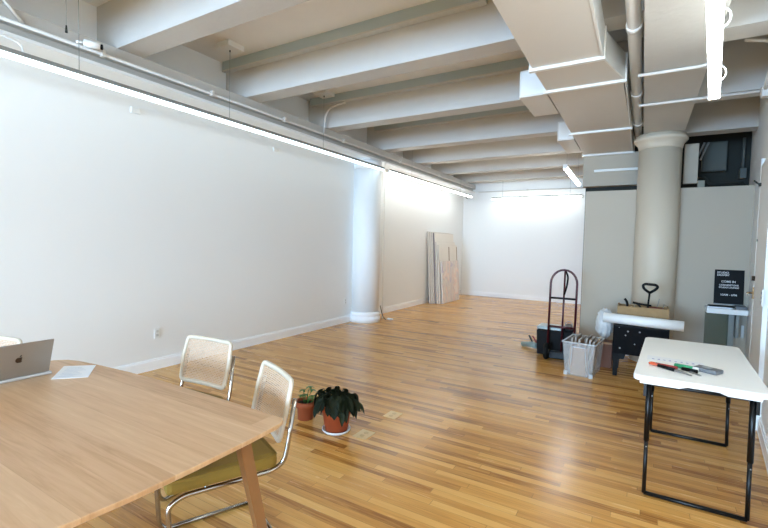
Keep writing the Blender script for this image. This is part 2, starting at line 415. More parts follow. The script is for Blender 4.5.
MB().box(-1.18, -.93, 4.755, 4.76, 3.12, 3.36).build('outlet_face', m_white, t)
t = thing('duct_outlet', 'white box outlet on the duct side, just above the short hanging tube', 'duct', (-1.0, 7.2, DZ), 0, 'box outlets on the duct side')
MB().box(-1.16, -.93, 6.9, 7.9, 3.1, 3.38, bev=.006).build('outlet_box', m_duct, t)
MB().box(-1.14, -.94, 6.895, 6.9, 3.12, 3.36).build('outlet_face', m_white, t)
t = thing('duct_drop', 'boxed end piece hanging below the far end of the duct, above the partition', 'duct', (-.5, 8.2, 2.57))
MB().box(-.93, -.06, 8.16, 8.34, 2.57, 3.1).build('drop_panel', m_part, t)
MB().box(-.76, -.12, 8.12, 8.16, 2.80, 2.84, bev=.008).build('rail', m_white, t)
t = thing('vertical_pipe', 'thick white pipe beside the big duct, running along the ceiling', 'pipe', (-.14, 4, 3.16))
MB().tube([(-.125, -2.7, 3.17), (-.125, 7.3, 3.17)], .047, 16).build('pipe_run', mat('pipe_paint', 'f6f6f4', .3), t)
for y in (3.75, 5.35, 6.6):
    MB().tube([(-.125, y - .035, 3.17), (-.125, y + .035, 3.17)], .055, 16).build('coupling', m_white, t)
t.name = 'ceiling_pipe'

# ------------------------------------------------------------------ conduits
def conduit(label, pts, r=.013, rc=.06, name='conduit', m=None, clips=()):
    t = thing(name, label, 'pipe', pts[0], 0, 'thin painted conduits')
    MB().tube(smooth_path(pts, rc), r, 8).build('conduit_run', m or m_duct, t)
    for c in clips: MB().box(c[0] - r - .008, c[0] + r + .008, c[1] - .015, c[1] + .015, c[2] - r - .006, c[2] + r + .02).build('clip', m or m_duct, t)
    return t
conduit('long straight conduit along the left girder above the tube light', [(-4.41, -1, 3.225), (-4.41, 12.4, 3.225)], .016, clips=[(-4.41, y, 3.225) for y in (2.2, 3.4, 4.6, 6.0, 8, 10)])
conduit('bent conduit climbing to the ceiling at the top left corner', [(-4.43, 1.27, 3.62), (-4.43, 1.44, 3.42), (-4.43, 1.6, 3.25)], .014)
conduit('conduit curving over the end of the second beam at left', [(-4.42, 5.48, 3.25), (-4.38, 5.46, 3.5), (-4.3, 5.47, 3.62), (-4.0, 5.47, 3.66)], .014, .09)
conduit('vertical conduit down the left wall just past the column', [(-4.34, 7.3, 3.1), (-4.42, 7.36, 3.0), (-4.42, 7.4, 2.9), (-4.42, 7.42, .02)], .012, .08, m=m_white)
conduit('conduit crossing under the boxed girder at right, nearer one', [(-.1, 4.43, 3.03), (.42, 4.43, 3.03), (.46, 4.43, 3.2), (.50, 4.3, 3.2), (.83, 4.36, 3.2)], .014, .08)
conduit('conduit crossing under the boxed girder at right, farther one above the column', [(-.1, 5.35, 3.03), (.88, 5.35, 3.03)], .014)
conduit('looping conduit near the right wall below the ceiling', [(.62, 4.40, 3.17), (.80, 4.5, 3.17), (.87, 4.75, 3.15), (.89, 5.1, 3.1), (.90, 5.25, 3.02)], .014, .15)
t = thing('junction_box', 'small pale junction box where conduits meet by the right wall', 'junction box', (.93, 5.3, 3.0))
MB().box(.885, .965, 5.28, 5.36, 2.96, 3.06, bev=.006).build('box_body', m_duct, t)
MB().tube([(.93, 5.3, 3.06), (.93, 5.3, 3.12)], .02, 8).build('connector', m_duct, t)
conduit('conduit across the top of the far end wall', [(-4.35, 12.83, 3.14), (-1.0, 12.83, 3.14)], .016, clips=[(-2.9, 12.83, 3.14)])
# wire loops around the right tube light
t = thing('wire_loop', 'white cable loop around the tube light at top right', 'cable', (.357, 3.42, 2.6), 0, 'cable loops on the right tube')
MB().tube([(.352 + .045 * math.cos(a), 3.42, 2.625 + .05 * math.sin(a)) for a in [i * 2 * PI / 14 for i in range(14)]], .005, 6, closed=True).build('loop', m_white, t)
t = thing('wire_loop', 'white cable loop around the tube light at the top edge', 'cable', (.275, 2.62, 2.6), 0, 'cable loops on the right tube')
MB().tube([(.266 + .045 * math.cos(a), 2.62, 2.625 + .05 * math.sin(a)) for a in [i * 2 * PI / 14 for i in range(14)]], .005, 6, closed=True).build('loop', m_white, t)
# cable at left end of the lamp
tag(MB().tube(smooth_path([(-4.43, 1.35, 3.11), (-4.38, 1.45, 3.08), (-4.34, 1.55, 3.05), (-4.31, 1.56, 2.968)], .06), .007, 8).build('lamp_cable', m_white), 'thin white cable dropping in a curve to the near end of the left tube light', 'cable')
# small camera
t = thing('security_camera', 'small white cylindrical camera on the conduit at top left', 'camera', (-4.36, 2.05, 3.26))
MB().tube([(-4.36, 2.02, 3.25), (-4.28, 2.12, 3.235)], .032, 14).build('camera_body', m_white, t)
MB().tube([(-4.282, 2.118, 3.235), (-4.272, 2.13, 3.234)], .024, 14).build('lens', m_black, t)
MB().tube([(-4.375, 1.96, 3.24), (-4.355, 2.02, 3.25)], .012, 8).build('mount', m_white, t)
t = thing('hanging_clip', 'small dark clip hanging on a thin wire at top left', 'clip', (-4.36, 1.9, 3.3))
MB().tube([(-4.36, 1.88, 3.8), (-4.36, 1.88, 3.33)], .002, 5).build('wire', m_wire, t)
MB().tube([(-4.36, 1.88, 3.34), (-4.36, 1.88, 3.28)], [.006, .011], 8).build('grip', m_dark2, t)
t = thing('dome_sensor', 'small black camera high in the far left corner', 'camera', (-4.6, 12.5, 2.98))
MB().lathe([(.005, -.045), (.03, -.035), (.045, -.01), (.045, .01)], -4.58, 12.5, 16, z0=2.97).build('dome', m_black, t)
MB().tube([(-4.58, 12.5, 2.98), (-4.6, 12.5, 3.13)], .012, 8).build('bracket', m_white, t)
# little hooks on wall
for y, z, lab in ((2.73, 2.905, 'small white wall hook just below the left tube light, nearer one'), (4.84, 2.90, 'small white wall plate below the left tube light')):
    tag(MB().box(LX, LX + .02, y - .05, y + .05, z - .03, z + .03, bev=.006).build('wall_hook', m_white), lab, 'hook')
# things in the dark opening over the partition
t = thing('electrical_cabinet', 'dark grey cabinet in the dark opening above the partition', 'cabinet', (.95, 8.2, 2.5))
MB().box(.72, 1.02, 8.18, 8.35, 2.72, 3.16, bev=.01).build('cabinet_body', mat('cabinet_grey', '4b4f49', .6), t)
MB().box(.74, 1.0, 8.17, 8.18, 2.74, 3.14).build('door', mat('cabinet_door', '52564f', .6), t)
tag(MB().box(.44, .60, 7.3, 7.36, 2.44, 2.98, bev=.006).build('metal_sheet', m_part), 'pale upright panel beside the right column, above the partition', 'panel')
for i, (x, lab) in enumerate(((.62, 'slanting bright pipe in the dark opening above the partition, left one'), (.67, 'slanting bright pipe in the dark opening above the partition, right one'))):
    tag(MB().tube([(x, 7.9, 2.85), (x + .09, 7.9, 3.1)], .012, 8).build('utility_pipe', m_wire), lab, 'pipe')
tag(MB().box(1.18, 1.26, 8.2, 8.34, 2.6, 2.75, bev=.01).tube([(1.22, 8.27, 2.75), (1.22, 8.27, 3.2)], .02, 8).build('switch_box', mat('switch_grey', '5b5e58', .6)), 'small grey switch box with a pipe in the dark opening by the right wall', 'switch box')
tag(MB().tube(smooth_path([(.5, 8.0, 2.62), (.75, 8.0, 2.62), (.8, 8.0, 2.5), (1.2, 8.0, 2.5)], .05), .018, 8).build('utility_duct', m_dark2), 'dark bent pipe low in the opening above the partition', 'pipe')
tag(MB().box(.60, .68, 7.25, 7.32, 2.36, 2.47, bev=.008).build('valve_box', mat('valve_grey', '8d8a78', .5)), 'small pale box on top of the partition right of the column', 'box')

# ------------------------------------------------------------------ right wall door and fittings
def rwp(y, off, z): # point off the right wall into the room
    return Vector((rwx(y) - off * .994, y + off * .11, z))
ra = math.atan(.11)
d = bpy.data.objects.new('door_1', None); C.objects.link(d); d.matrix_basis = Matrix.Translation(rwp(4.3, 0, 0)) @ Matrix.Rotation(-ra, 4, 'Z'); d['kind'] = 'structure'
MB().box(-.03, 0, .55, 1.55, .012, 2.4, bev=.004).build('door_leaf', m_doorpaint, d, local=True)
for a, b in ((.47, .55), (1.55, 1.63)): MB().box(-.032, 0, a, b, 0, 2.48).build('door_frame', m_white, d, local=True)
h = MB().tube([(-.03, 1.48, 1.10), (-.075, 1.48, 1.10), (-.085, 1.46, 1.10), (-.085, 1.36, 1.10)], .011, 8).lathe([(.03, 0), (.03, .012)], 0, 0, 14)
MB().tube(smooth_path([(-.03, 1.48, 1.10), (-.085, 1.48, 1.10), (-.085, 1.38, 1.10)], .02), .010, 8).box(-.045, -.03, 1.455, 1.505, 1.04, 1.16, bev=.004).build('door_handle', mat('brass_dark', '7a5f42', .35, metal=.8), d, local=True)
MB().tube([(-.03, 1.48, 1.25), (-.055, 1.48, 1.25)], .024, 12).build('deadbolt', mat('bolt_dark', '4b3d30', .4, metal=.7), d, local=True)
MB().tube([(-.03, 1.42, 1.64), (-.04, 1.42, 1.64)], .012, 10).build('peephole', m_wire, d, local=True)
for z in (1.05, 1.11, 1.17): pass
t = thing('door_closer', 'small dark latch high on the right wall', 'latch', rwp(5.72, 0, 2.2), -ra)
MB().box(-.05, 0, -.03, .03, -.015, .015).build('latch_base', m_dark2, t, local=True)
MB().tube([(-.04, 0, 0), (-.09, -.06, .035)], .008, 8).build('latch_arm', m_dark2, t, local=True)
t = thing('wall_keypad', 'narrow white keypad on the right wall beside the door handle', 'keypad', rwp(4.72, .035, 1.14), -ra)
MB().box(-.012, 0, -.03, .03, -.07, .07, bev=.003).build('keypad_body', m_white, t, local=True)
for k in range(3): MB().box(-.015, -.012, -.012, .012, -.05 + k * .04, -.03 + k * .04).build('key', m_greyplastic, t, local=True)

# outlets on the left wall
for y, z, lab in ((2.975, .42, 'white wall outlet low on the left wall near the table'), (6.70, .41, 'white wall outlet low on the left wall just before the column')):
    t = thing('wall_outlet', lab, 'wall outlet', (LX, y, z), 0, 'outlets on the left wall')
    MB().box(LX, LX + .008, y - .036, y + .036, z - .058, z + .058, bev=.002).build('cover_plate', m_white, t); cp_ = t.children[0]
    for k in (-.022, .022): MB().box(LX + .008, LX + .011, y - .014, y + .014, z + k - .014, z + k + .014).build('socket', mat('socket', 'c9c9c4', .5), cp_)
tag(MB().tube(smooth_path([(-4.40, 7.30, .30), (-4.37, 7.32, .16), (-4.38, 7.4, .06), (-4.33, 7.42, .012)], .05), .008, 8).build('power_cable', m_black), 'short black cable at the foot of the left column', 'cable')
tag(MB().box(-4.36, -4.24, 7.50, 7.56, 0, .025, bev=.006).build('power_adapter', m_white), 'small white plug on the floor beside the left column', 'plug')
# floor outlets
for x, y, lab in ((-1.84, 2.85, 'brass floor outlet plate nearest the large pot'), (-1.845, 3.32, 'brass floor outlet plate farther from the pots')):
    t = thing('floor_outlet', lab, 'floor outlet', (x, y, 0), 0, 'floor outlets')
    MB().box(x - .06, x + .06, y - .075, y + .075, 0, .004).build('plate', m_brass, t)
    for k in (-.03, .03): MB().lathe([(.02, 0), (.02, .002)], x, y + k, 12, z0=.004).build('cap', mat('brass_cap', 'c2a26e', .35, metal=.5), t)

# ------------------------------------------------------------------ dining table
outline = [(-1.32, .36), (-1.30, .51), (-1.28, .72), (-1.275, .95), (-1.278, 1.2), (-1.285, 1.33), (-1.30, 1.37), (-1.32, 1.385),
           (-1.6, 1.392), (-2.2, 1.395), (-2.5, 1.382), (-2.8, 1.358), (-2.98, 1.335), (-3.06, 1.31), (-3.115, 1.26), (-3.135, 1.2),
           (-3.15, .9), (-3.14, .6), (-3.12, .42), (-3.09, .37), (-3.03, .345), (-2.5, .305), (-1.9, .30), (-1.5, .31), (-1.36, .325)]
t = thing('dining_table', 'pale ash dining table with curved edges, in the left foreground', 'table', (-2.2, .85, 0))
b = MB(); cx, cy = -2.2, .85
def ring(sc, z): return [b.b.verts.new((cx + (x - cx) * (1 - sc / 1.0), cy + (y - cy) * (1 - sc * 1.6), z)) for x, y in outline]
R = [ring(.002, .75), ring(0, .748), ring(.003, .731), ring(.035, .712)]
b.b.faces.new(R[0]); b.b.faces.new(R[3][::-1])
n = len(outline)
for A, B in zip(R, R[1:]):
    for i in range(n): b.b.faces.new((A[i], A[(i + 1) % n], B[(i + 1) % n], B[i]))
b.build('tabletop', m_table, t)
def tleg(x, y, fx, fy, w=.085, d=.045):
    a = math.atan2(fy - y, fx - x)
    px, py = -math.sin(a), math.cos(a); qx, qy = math.cos(a), math.sin(a)
    def rect(cx, cy, w, d, z): return [(cx + sx * px * w / 2 + sy * qx * d / 2, cy + sx * py * w / 2 + sy * qy * d / 2, z) for sx, sy in ((-1, -1), (1, -1), (1, 1), (-1, 1))]
    bb = MB().hexa(rect(fx, fy, w * .6, d * .8, 0) + rect(x, y, w, d, .712))
    bb.build('leg', m_tleg, t)
tleg(-1.385, 1.215, -1.325, 1.345, .105); tleg(-2.9, 1.12, -2.98, 1.20); tleg(-2.9, .55, -2.98, .47); tleg(-1.46, .52, -1.38, .44)
MB().box(-2.9, -1.5, .82, .88, .66, .712).build('underframe', m_tleg, t)

# laptop
t = thing('laptop', 'open silver laptop on the dining table seen from behind its lid', 'laptop', (-2.83, .97, .75))
MB().box(-3.04, -2.815, .815, 1.125, .751, .765, bev=.004).build('base', m_alul, t)
MB().box(-3.02, -2.86, .83, 1.11, .765, .7665).build('keyboard', mat('keyboard', '3a3a3e', .5), t)
lid = MB().box(-.004, .003, -.155, .147, 0, .203, bev=.003)
LM = Matrix.Translation((-2.83, .968, .766)) @ Matrix.Rotation(math.radians(20), 4, 'Y')
lid = lid.xf(LM).build('lid', m_alu, t)
MB().box(-.0055, -.0042, -.148, .140, .008, .196).xf(LM).build('screen', m_black, lid)
lg = MB()
pts = []
for i in range(28):
    a = 2 * PI * i / 28; r = .017 * (1 - .18 * math.exp(-((a - PI / 2) / .35) ** 2) - .10 * math.exp(-((a - 3 * PI / 2) / .3) ** 2))
    y = r * math.cos(a) * 1.0; z = r * math.sin(a)
    if abs(a) < .6 or a > 2 * PI - .5: y -= .006
    pts.append((z, y))
for z0, z1 in ((0, .0012),):
    A = [lg.b.verts.new((.003 + z0, q[1], .107 + q[0])) for q in pts]; B = [lg.b.verts.new((.003 + z1, q[1], .107 + q[0])) for q in pts]
    lg.b.faces.new(A[::-1]); lg.b.faces.new(B)
    for i in range(28): lg.b.faces.new((A[i], A[(i + 1) % 28], B[(i + 1) % 28], B[i]))
lg.tube([(.0038, .001, .126), (.0038, .007, .134)], [.002, .003], 6)
lg.xf(LM).build('logo', m_logo, lid)
t = thing('paper_sheet', 'white printed sheet lying on the dining table by the laptop', 'paper', (-2.75, 1.2, .75))
pp = [(-2.706, 1.076), (-2.587, 1.202), (-2.796, 1.343), (-2.921, 1.228)]
MB().prism(pp, .7505, .752).build('sheet', m_paper, t)
q = MB()
for i in range(7):
    u = .15 + i * .11
    p0 = Vector((-2.706, 1.076, 0)).lerp(Vector((-2.921, 1.228, 0)), u); p1 = Vector((-2.587, 1.202, 0)).lerp(Vector((-2.796, 1.343, 0)), u)
    a = p0.lerp(p1, .15); c = p0.lerp(p1, .55 + .3 * ((i * 37) % 10) / 10); dd = Vector((-.003, .002, 0))
    q.quad((a.x, a.y, .7523), (c.x, c.y, .7523), (c.x + dd.x, c.y + dd.y, .7523), (a.x + dd.x, a.y + dd.y, .7523))
q.build('printed_lines', m_ink, t)

# ------------------------------------------------------------------ cantilever chairs (front = local -Y)
def make_chair(label):
    t = thing('cane_chair', label, 'chair', (0, 0, 0), 0, 'cane-back cantilever chairs')
    # cushion
    sb = MB().box(-.23, .23, -.32, .175, .418, .49, bev=.024)
    st = sb.build('seat', m_olive, t, local=True)
    MB().tube(smooth_path([(-.228, -.318, .480), (.228, -.318, .480), (.228, .173, .480), (-.228, .173, .480), (-.228, -.318, .480)], .03), .005, 6).build('piping', m_olive, st, local=True)
    W = .215
    for sx in (-1, 1):
        x = sx * W; xx = sx * .232
        path = [(xx * .95, .262, .74), (xx, .225, .53), (xx, .205, .44), (x * 1.0, .15, .402), (x, -.25, .402), (x, -.31, .37), (x, -.29, .05), (x, -.26, .013), (x, .20, .013)]
        MB().tube(smooth_path(path, .06, 5), .0115, 10).build('side_tube', m_chrome, t, local=True)
    MB().tube([(-W, .195, .013), (W, .195, .013)], .0115, 10).build('floor_bar', m_chrome, t, local=True)
    MB().tube([(-W, -.15, .41), (W, -.15, .41)], .009, 8).build('seat_bar', m_chrome, t, local=True)
    # back: slightly curved frame with a woven cane panel
    z0, z1, hw = .535, .825, .220
    def bend(x, z): return .185 + .018 * (1 - (x / hw) ** 2) + (z - z0) * .22
    fr = MB(); loop = []
    for p in smooth_path([(0, 0, z0), (hw - .012, 0, z0), (hw, 0, (z0 + z1) / 2), (hw - .012, 0, z1), (-hw + .012, 0, z1), (-hw, 0, (z0 + z1) / 2), (-hw + .012, 0, z0), (0, 0, z0)], .028, 5)[:-1]:
        loop.append(p)
    fine = []
    for i in range(len(loop)):
        a = loop[i]; c = loop[(i + 1) % len(loop)]; k = max(1, int((c - a).length / .04))
        for j in range(k):
            p = a.lerp(c, j / k); fine.append((p.x, bend(p.x, p.z), p.z))
    # rectangular-section frame
    def sect(pts, wi, th):
        P = [Vector(p) for p in pts]; n_ = len(P); cen = Vector((0, 0, (z0 + z1) / 2)); rg = []
        for i in range(n_):
            tt = (P[(i + 1) % n_] - P[i - 1]).normalized(); nn = Vector((0, 1, 0)); si = tt.cross(nn).normalized()
            ring_ = []
            for a_ in range(8):
                an = 2 * PI * (a_ + .5) / 8; cx_ = math.cos(an); sy_ = math.sin(an)
                cx_ = max(-.8, min(.8, cx_)) / .8; sy_ = max(-.8, min(.8, sy_)) / .8
                ring_.append(fr.b.verts.new(P[i] + si * cx_ * wi / 2 + nn * sy_ * th / 2))
            rg.append(ring_)
        for i in range(n_):
            A, B = rg[i], rg[(i + 1) % n_]
            for j in range(8):
                f = fr.b.faces.new((A[j], A[(j + 1) % 8], B[(j + 1) % 8], B[j])); f.smooth = True
    sect(fine, .027, .022)
    bf = fr.build('back_frame', m_frame, t, local=True)
    cb = MB()
    def strip(a, c, w):
        a = Vector(a); c = Vector(c); k = 6; pr = None
        dv = (c - a).normalized(); sd = Vector((-dv.z, 0, dv.x)) * w / 2
        for i in range(k + 1):
            p = a.lerp(c, i / k); y = bend(p.x, p.z)
            v = (cb.b.verts.new((p.x + sd.x, y, p.z + sd.z)), cb.b.verts.new((p.x - sd.x, y, p.z - sd.z)))
            if pr: cb.b.faces.new((pr[0], pr[1], v[1], v[0]))
            pr = v
    xi, zi, zj = hw - .014, z0 + .014, z1 - .014
    k = 38
    for i in range(k + 1):
        x = -xi + 2 * xi * i / k; strip((x, 0, zi), (x, 0, zj), .0050)
    k = 25
    for i in range(k + 1):
        z = zi + (zj - zi) * i / k; strip((-xi, 0, z), (xi, 0, z), .0050)
    H_ = zj - zi; stp = .0285
    x = -xi - H_
    while x < xi:
        for sgn in (1, -1):
            xa, xb = (x, x + H_); za, zb = (zi, zj)
            if xa < -xi: za += (-xi - xa); xa = -xi
            if xb > xi: zb -= (xb - xi); xb = xi
            if zb - za > .01:
                if sgn > 0: strip((xa, 0, za), (xb, 0, zb), .0022)
                else: strip((-xa, 0, za), (-xb, 0, zb), .0022)
        x += stp
    cb.build('cane_panel', m_cane, bf, local=True)
    return t
ch = make_chair('cane-back chair with olive seat tucked under the near right corner of the dining table')
ch.matrix_basis = Matrix.Translation((-1.765, 1.468, 0)) @ Matrix.Rotation(math.radians(-25), 4, 'Z')
dup(ch, (-2.545, 1.71, 0), math.radians(4), 'cane-back chair behind the far long side of the dining table, near the wall outlet')
dup(ch, (-3.64, .93, 0), math.radians(14), 'chair past the left end of the table, its pale top just showing over the laptop')

# ------------------------------------------------------------------ plants
def pot(t, x, y, r0, r1, h, m, rim=.02, saucer=None):
    z0 = 0
    if saucer:
        MB().lathe([(saucer - .012, 0), (saucer, .012), (saucer + .004, .024), (saucer - .006, .024), (saucer - .012, .012)], x, y, 32).build('saucer', m_saucer, t)
        z0 = .013
    MB().lathe([(r0, z0), (r1 - .012, h - .05), (r1, h - .048), (r1 + .004, h), (r1 - .008, h), (r1 - .014, h - .03)], x, y, 32).build('pot', m, t)
    MB().lathe([(r1 - .013, h - .035), (r1 - .013, h - .022)], x, y, 24).build('soil', m_soil, t)
t = thing('potted_plant', 'large terracotta pot with dark drooping leaves on a white saucer', 'plant', (-2.04, 2.80, 0))
px, py = -2.07, 2.79
pot(t, px, py, .09, .128, .225, m_terra, saucer=.112)
rnd = random.Random(11)
lf = MB(); stem = MB()
for i in range(120):
    # leaves spill mostly toward the room's front left and the right side, with a low saddle between
    a = rnd.choice([-1.0, -.7, -.3, .0, .2, .5, 3.6, 3.9, 2.9, 2.4, 4.6, 1.4]) + rnd.uniform(-.35, .35)
    rr = rnd.uniform(.0, .09); bx, by = px + rr * math.cos(a), py + rr * math.sin(a)
    hgt = rnd.uniform(.0, .09); out = rnd.uniform(.02, .09)
    sp = [Vector((bx, by, .20)), Vector((bx, by, .225 + hgt * .6)), Vector((bx + out * math.cos(a), by + out * math.sin(a), .235 + hgt))]
    stem.tube(sp, .003, 5)
    lf.leaf(sp[2], (math.cos(a), math.sin(a), .1), (0, 0, 1), rnd.uniform(.07, .15), rnd.uniform(.04, .07), rnd.uniform(2.0, 5), 7, fold=.5)
stem.build('stems', m_leafd, t); lf.build('foliage', m_leafd, t)
t = thing('potted_plant', 'small terracotta pot with a sparse green plant beside the large pot', 'plant', (-2.42, 2.84, 0))
px, py = -2.44, 2.84
pot(t, px, py, .065, .083, .155, m_terra2)
lf = MB(); stem = MB()
tips = [(-.05, .02, .235), (.07, -.03, .30), (.02, .06, .24), (.12, .04, .25), (.0, -.05, .22), (-.02, .02, .20), (.16, -.01, .22), (.05, .03, .20), (.10, -.05, .215)]
for (dx, dy, z) in tips:
    stem.tube([(px + dx * .3, py + dy * .3, .125), (px + dx * .6, py + dy * .7, .125 + (z - .125) * .65), (px + dx, py + dy, z)], .0025, 5)
    for k in range(5):
        a = k * 1.26 + dx * 9
        lf.leaf((px + dx, py + dy, z), (math.cos(a), math.sin(a), .15), (0, 0, 1), .045, .022, .8, 4)
lf.build('foliage', m_leafg, t); stem.build('stems', m_leafg, t)
lf = MB()
for k in range(16):
    a = k * .7; lf.leaf((px + .03 * math.cos(a), py + .03 * math.sin(a), .14), (math.cos(a), math.sin(a), .9), (0, 0, 1), .06, .035, 2.2, 5)
lf.build('lower_leaves', m_leafd, t)

# ------------------------------------------------------------------ white folding table
WT = .75
t = thing('folding_table', 'white plastic folding table with black metal legs at right', 'table', (.37, 3.8, 0))
def rpoly(c, r, n=5):
    out = []
    P = [Vector((x, y, 0)) for x, y in c]
    for i in range(len(P)):
        a, b_, cc = P[i - 1], P[i], P[(i + 1) % len(P)]
        p0 = b_ + (a - b_).normalized() * r; p2 = b_ + (cc - b_).normalized() * r
        for k in range(n + 1):
            u = k / n; p = p0 * (1 - u) ** 2 + b_ * 2 * u * (1 - u) + p2 * u * u; out.append((p.x, p.y))
    return out
tp = rpoly([(-.018, 3.075), (.640, 3.065), (.704, 4.47), (.056, 4.487)], .05)
b = MB()
def inset(s_, z): return [b.b.verts.new((.345 + (x - .345) * (1 - s_ * 2), 3.78 + (y - 3.78) * (1 - s_), z)) for x, y in tp]
RR = [inset(.012, WT), inset(.003, WT - .003), inset(0, WT - .01), inset(0, WT - .028), inset(.006, WT - .033)]
b.b.faces.new(RR[0]); b.b.faces.new(RR[-1][::-1])
for A, B in zip(RR, RR[1:]):
    for i in range(len(tp)): b.b.faces.new((A[i], A[(i + 1) % len(tp)], B[(i + 1) % len(tp)], B[i]))
b.build('tabletop', m_plastic, t)
def lip(p, q, r_, s_):
    return MB().hexa([(*r_[:2], WT - .048), (*r_[2:], WT - .048), (r_[2], r_[3] + .03, WT - .048), (r_[0], r_[1] + .03, WT - .048), (*p, WT - .03), (*q, WT - .03), (q[0], q[1] + .03, WT - .03), (p[0], p[1] + .03, WT - .03)])
lip((.02, 3.076), (.27, 3.075), (.02, 3.08, .22, 3.08), 0).build('edge_lip', m_plastic, t)
lip((.40, 3.073), (.60, 3.068), (.45, 3.078, .60, 3.073), 0).build('edge_lip', m_plastic, t)
def lframe(xa, xb, y, yt, lab=None):
    r = .0135; zt = WT - .045
    for x, s_ in ((xa, 1), (xb, -1)):
        MB().tube([(x, y, .014), (x + .0, (y + yt) / 2, zt * .5)], r * .85, 10).tube([(x, (y + yt) / 2 - .0, zt * .48), (x, yt, zt)], r * 1.15, 10).build('leg', m_blackm, t)
        MB().lathe([(.004, -.001), (.004, .001)], 0, 0, 8).xf(Matrix.Translation((x, y - .016, .31)) @ Matrix.Rotation(PI / 2, 4, 'X')).build('rivet', m_steel, t)
    MB().tube([(xa, y, .014), (xb, y, .014)], r * .9, 10).build('foot_bar', m_blackm, t)
    MB().tube([(xa, yt, zt - .012), (xb, yt, zt - .012)], r * .8, 10).build('top_bar', m_blackm, t)
    for x in (xa - .02, xb + .02):
        MB().box(x - .008, x + .008, yt - .02, yt + .035, zt - .09, zt).build('hinge_bracket', m_blackm, t)
lframe(.070, .570, 3.105, 3.13); lframe(.120, .625, 4.22, 4.30)
# items on it
t = thing('paper_strip', 'long white printed strip of paper on the folding table', 'paper', (.23, 3.6, WT))
MB().prism([(.06, 3.56), (.065, 3.70), (.385, 3.66), (.405, 3.50)], WT + .0005, WT + .0015).build('sheet', m_paper, t)
q = MB()
for i in range(9):
    x = .09 + i * .033; q.quad((x, 3.58 + .004 * (i % 3), WT + .0019), (x + .014, 3.578, WT + .0019), (x + .014, 3.60 + .01 * (i % 2), WT + .0019), (x, 3.60, WT + .0019))
q.build('printed_marks', mat('violet_ink', 'a9a6cf', .7), t)
t = thing('pruning_shears', 'orange and dark red handled pruning shears on the folding table', 'shears', (.15, 3.35, WT))
MB().tube(smooth_path([(.20, 3.36, WT + .012), (.14, 3.385, WT + .012), (.085, 3.42, WT + .012), (.07, 3.40, WT + .012), (.085, 3.375, WT + .012), (.14, 3.365, WT + .012)], .02), .007, 8).build('loop_handle', m_orange, t)
MB().tube([(.11, 3.385, WT + .013), (.22, 3.325, WT + .014)], [.011, .014], 10).build('grip', m_redp, t)
MB().tube([(.12, 3.36, WT + .012), (.205, 3.295, WT + .012)], [.009, .012], 10).build('lower_grip', m_black, t)
MB().hexa([(.205, 3.29, WT + .004), (.225, 3.315, WT + .004), (.295, 3.235, WT + .004), (.29, 3.225, WT + .004), (.205, 3.29, WT + .014), (.225, 3.315, WT + .014), (.295, 3.235, WT + .008), (.29, 3.225, WT + .008)]).build('blade', m_steel, t)
t = thing('utility_knife', 'green handled cutter with a pale end on the folding table', 'knife', (.27, 3.4, WT))
MB().tube([(.215, 3.42, WT + .016), (.31, 3.375, WT + .016)], [.013, .016], 10).build('handle', m_green, t)
MB().tube([(.31, 3.375, WT + .016), (.335, 3.363, WT + .016)], .015, 10).build('end_cap', m_white, t)
MB().tube([(.25, 3.365, WT + .012), (.33, 3.33, WT + .012)], .011, 10).build('dark_grip', m_black, t)
MB().hexa([(.285, 3.32, WT + .002), (.295, 3.335, WT + .002), (.345, 3.27, WT + .002), (.335, 3.262, WT + .002), (.285, 3.32, WT + .01), (.295, 3.335, WT + .01), (.345, 3.27, WT + .006), (.335, 3.262, WT + .006)]).build('blade', m_steel, t)
t = thing('card_reader', 'grey flat plastic block lying by the tools on the folding table', 'device', (.39, 3.41, WT), math.radians(-32))
MB().box(-.068, .068, -.045, .045, .001, .028, bev=.008).build('body', m_greyplastic, t, local=True)
MB().box(-.03, .02, -.015, .022, .028, .030).build('label_plate', mat('plate_pale', '9b9ea1', .4), t, local=True)

# ------------------------------------------------------------------ clear bin with frames
t = thing('storage_bin', 'clear plastic storage bin filled with grey frames, on the floor', 'bin', (-.58, 5.78, 0))
x0, x1, yy0, yy1, hh = -.745, -.445, 5.585, 6.05, .40
def taper(x0, x1, y0, y1, z0, z1, g, th):
    o0 = [(x0, y0), (x1, y0), (x1, y1), (x0, y1)]; o1 = [(x0 - g, y0 - g), (x1 + g, y0 - g), (x1 + g, y1 + g), (x0 - g, y1 + g)]
    b = MB(); A = [b.b.verts.new((x, y, z0)) for x, y in o0]; B = [b.b.verts.new((x, y, z1)) for x, y in o1]
    def shr(l, t_): cx_ = sum(p[0] for p in l) / 4; cy_ = sum(p[1] for p in l) / 4; return [(p[0] + (t_ if p[0] < cx_ else -t_), p[1] + (t_ if p[1] < cy_ else -t_)) for p in l]
    Cc = [b.b.verts.new((x, y, z1)) for x, y in shr(o1, th)]; D = [b.b.verts.new((x, y, z0 + th)) for x, y in shr(o0, th)]
    b.b.faces.new(A[::-1]); b.b.faces.new(D)
    for i in range(4):
        j = (i + 1) % 4; b.b.faces.new((A[i], A[j], B[j], B[i])); b.b.faces.new((B[i], B[j], Cc[j], Cc[i])); b.b.faces.new((Cc[i], Cc[j], D[j], D[i]))
    return b
taper(x0, x1, yy0, yy1, .0, hh, .03, .004).build('bin_body', m_bin, t)
g = .034
MB().tube(smooth_path([(x0 - g, yy0 - g, hh), (x1 + g, yy0 - g, hh), (x1 + g, yy1 + g, hh), (x0 - g, yy1 + g, hh), (x0 - g, yy0 - g, hh)], .02), .008, 8).build('rim', mat('bin_rim', 'd6d9da', .3, alpha=.8), t)
q = MB()
q.tube([(-.69, yy0 - .006, .02), (-.665, yy0 - .030, .35), (-.525, yy0 - .030, .35), (-.50, yy0 - .006, .02)], .006, 6)
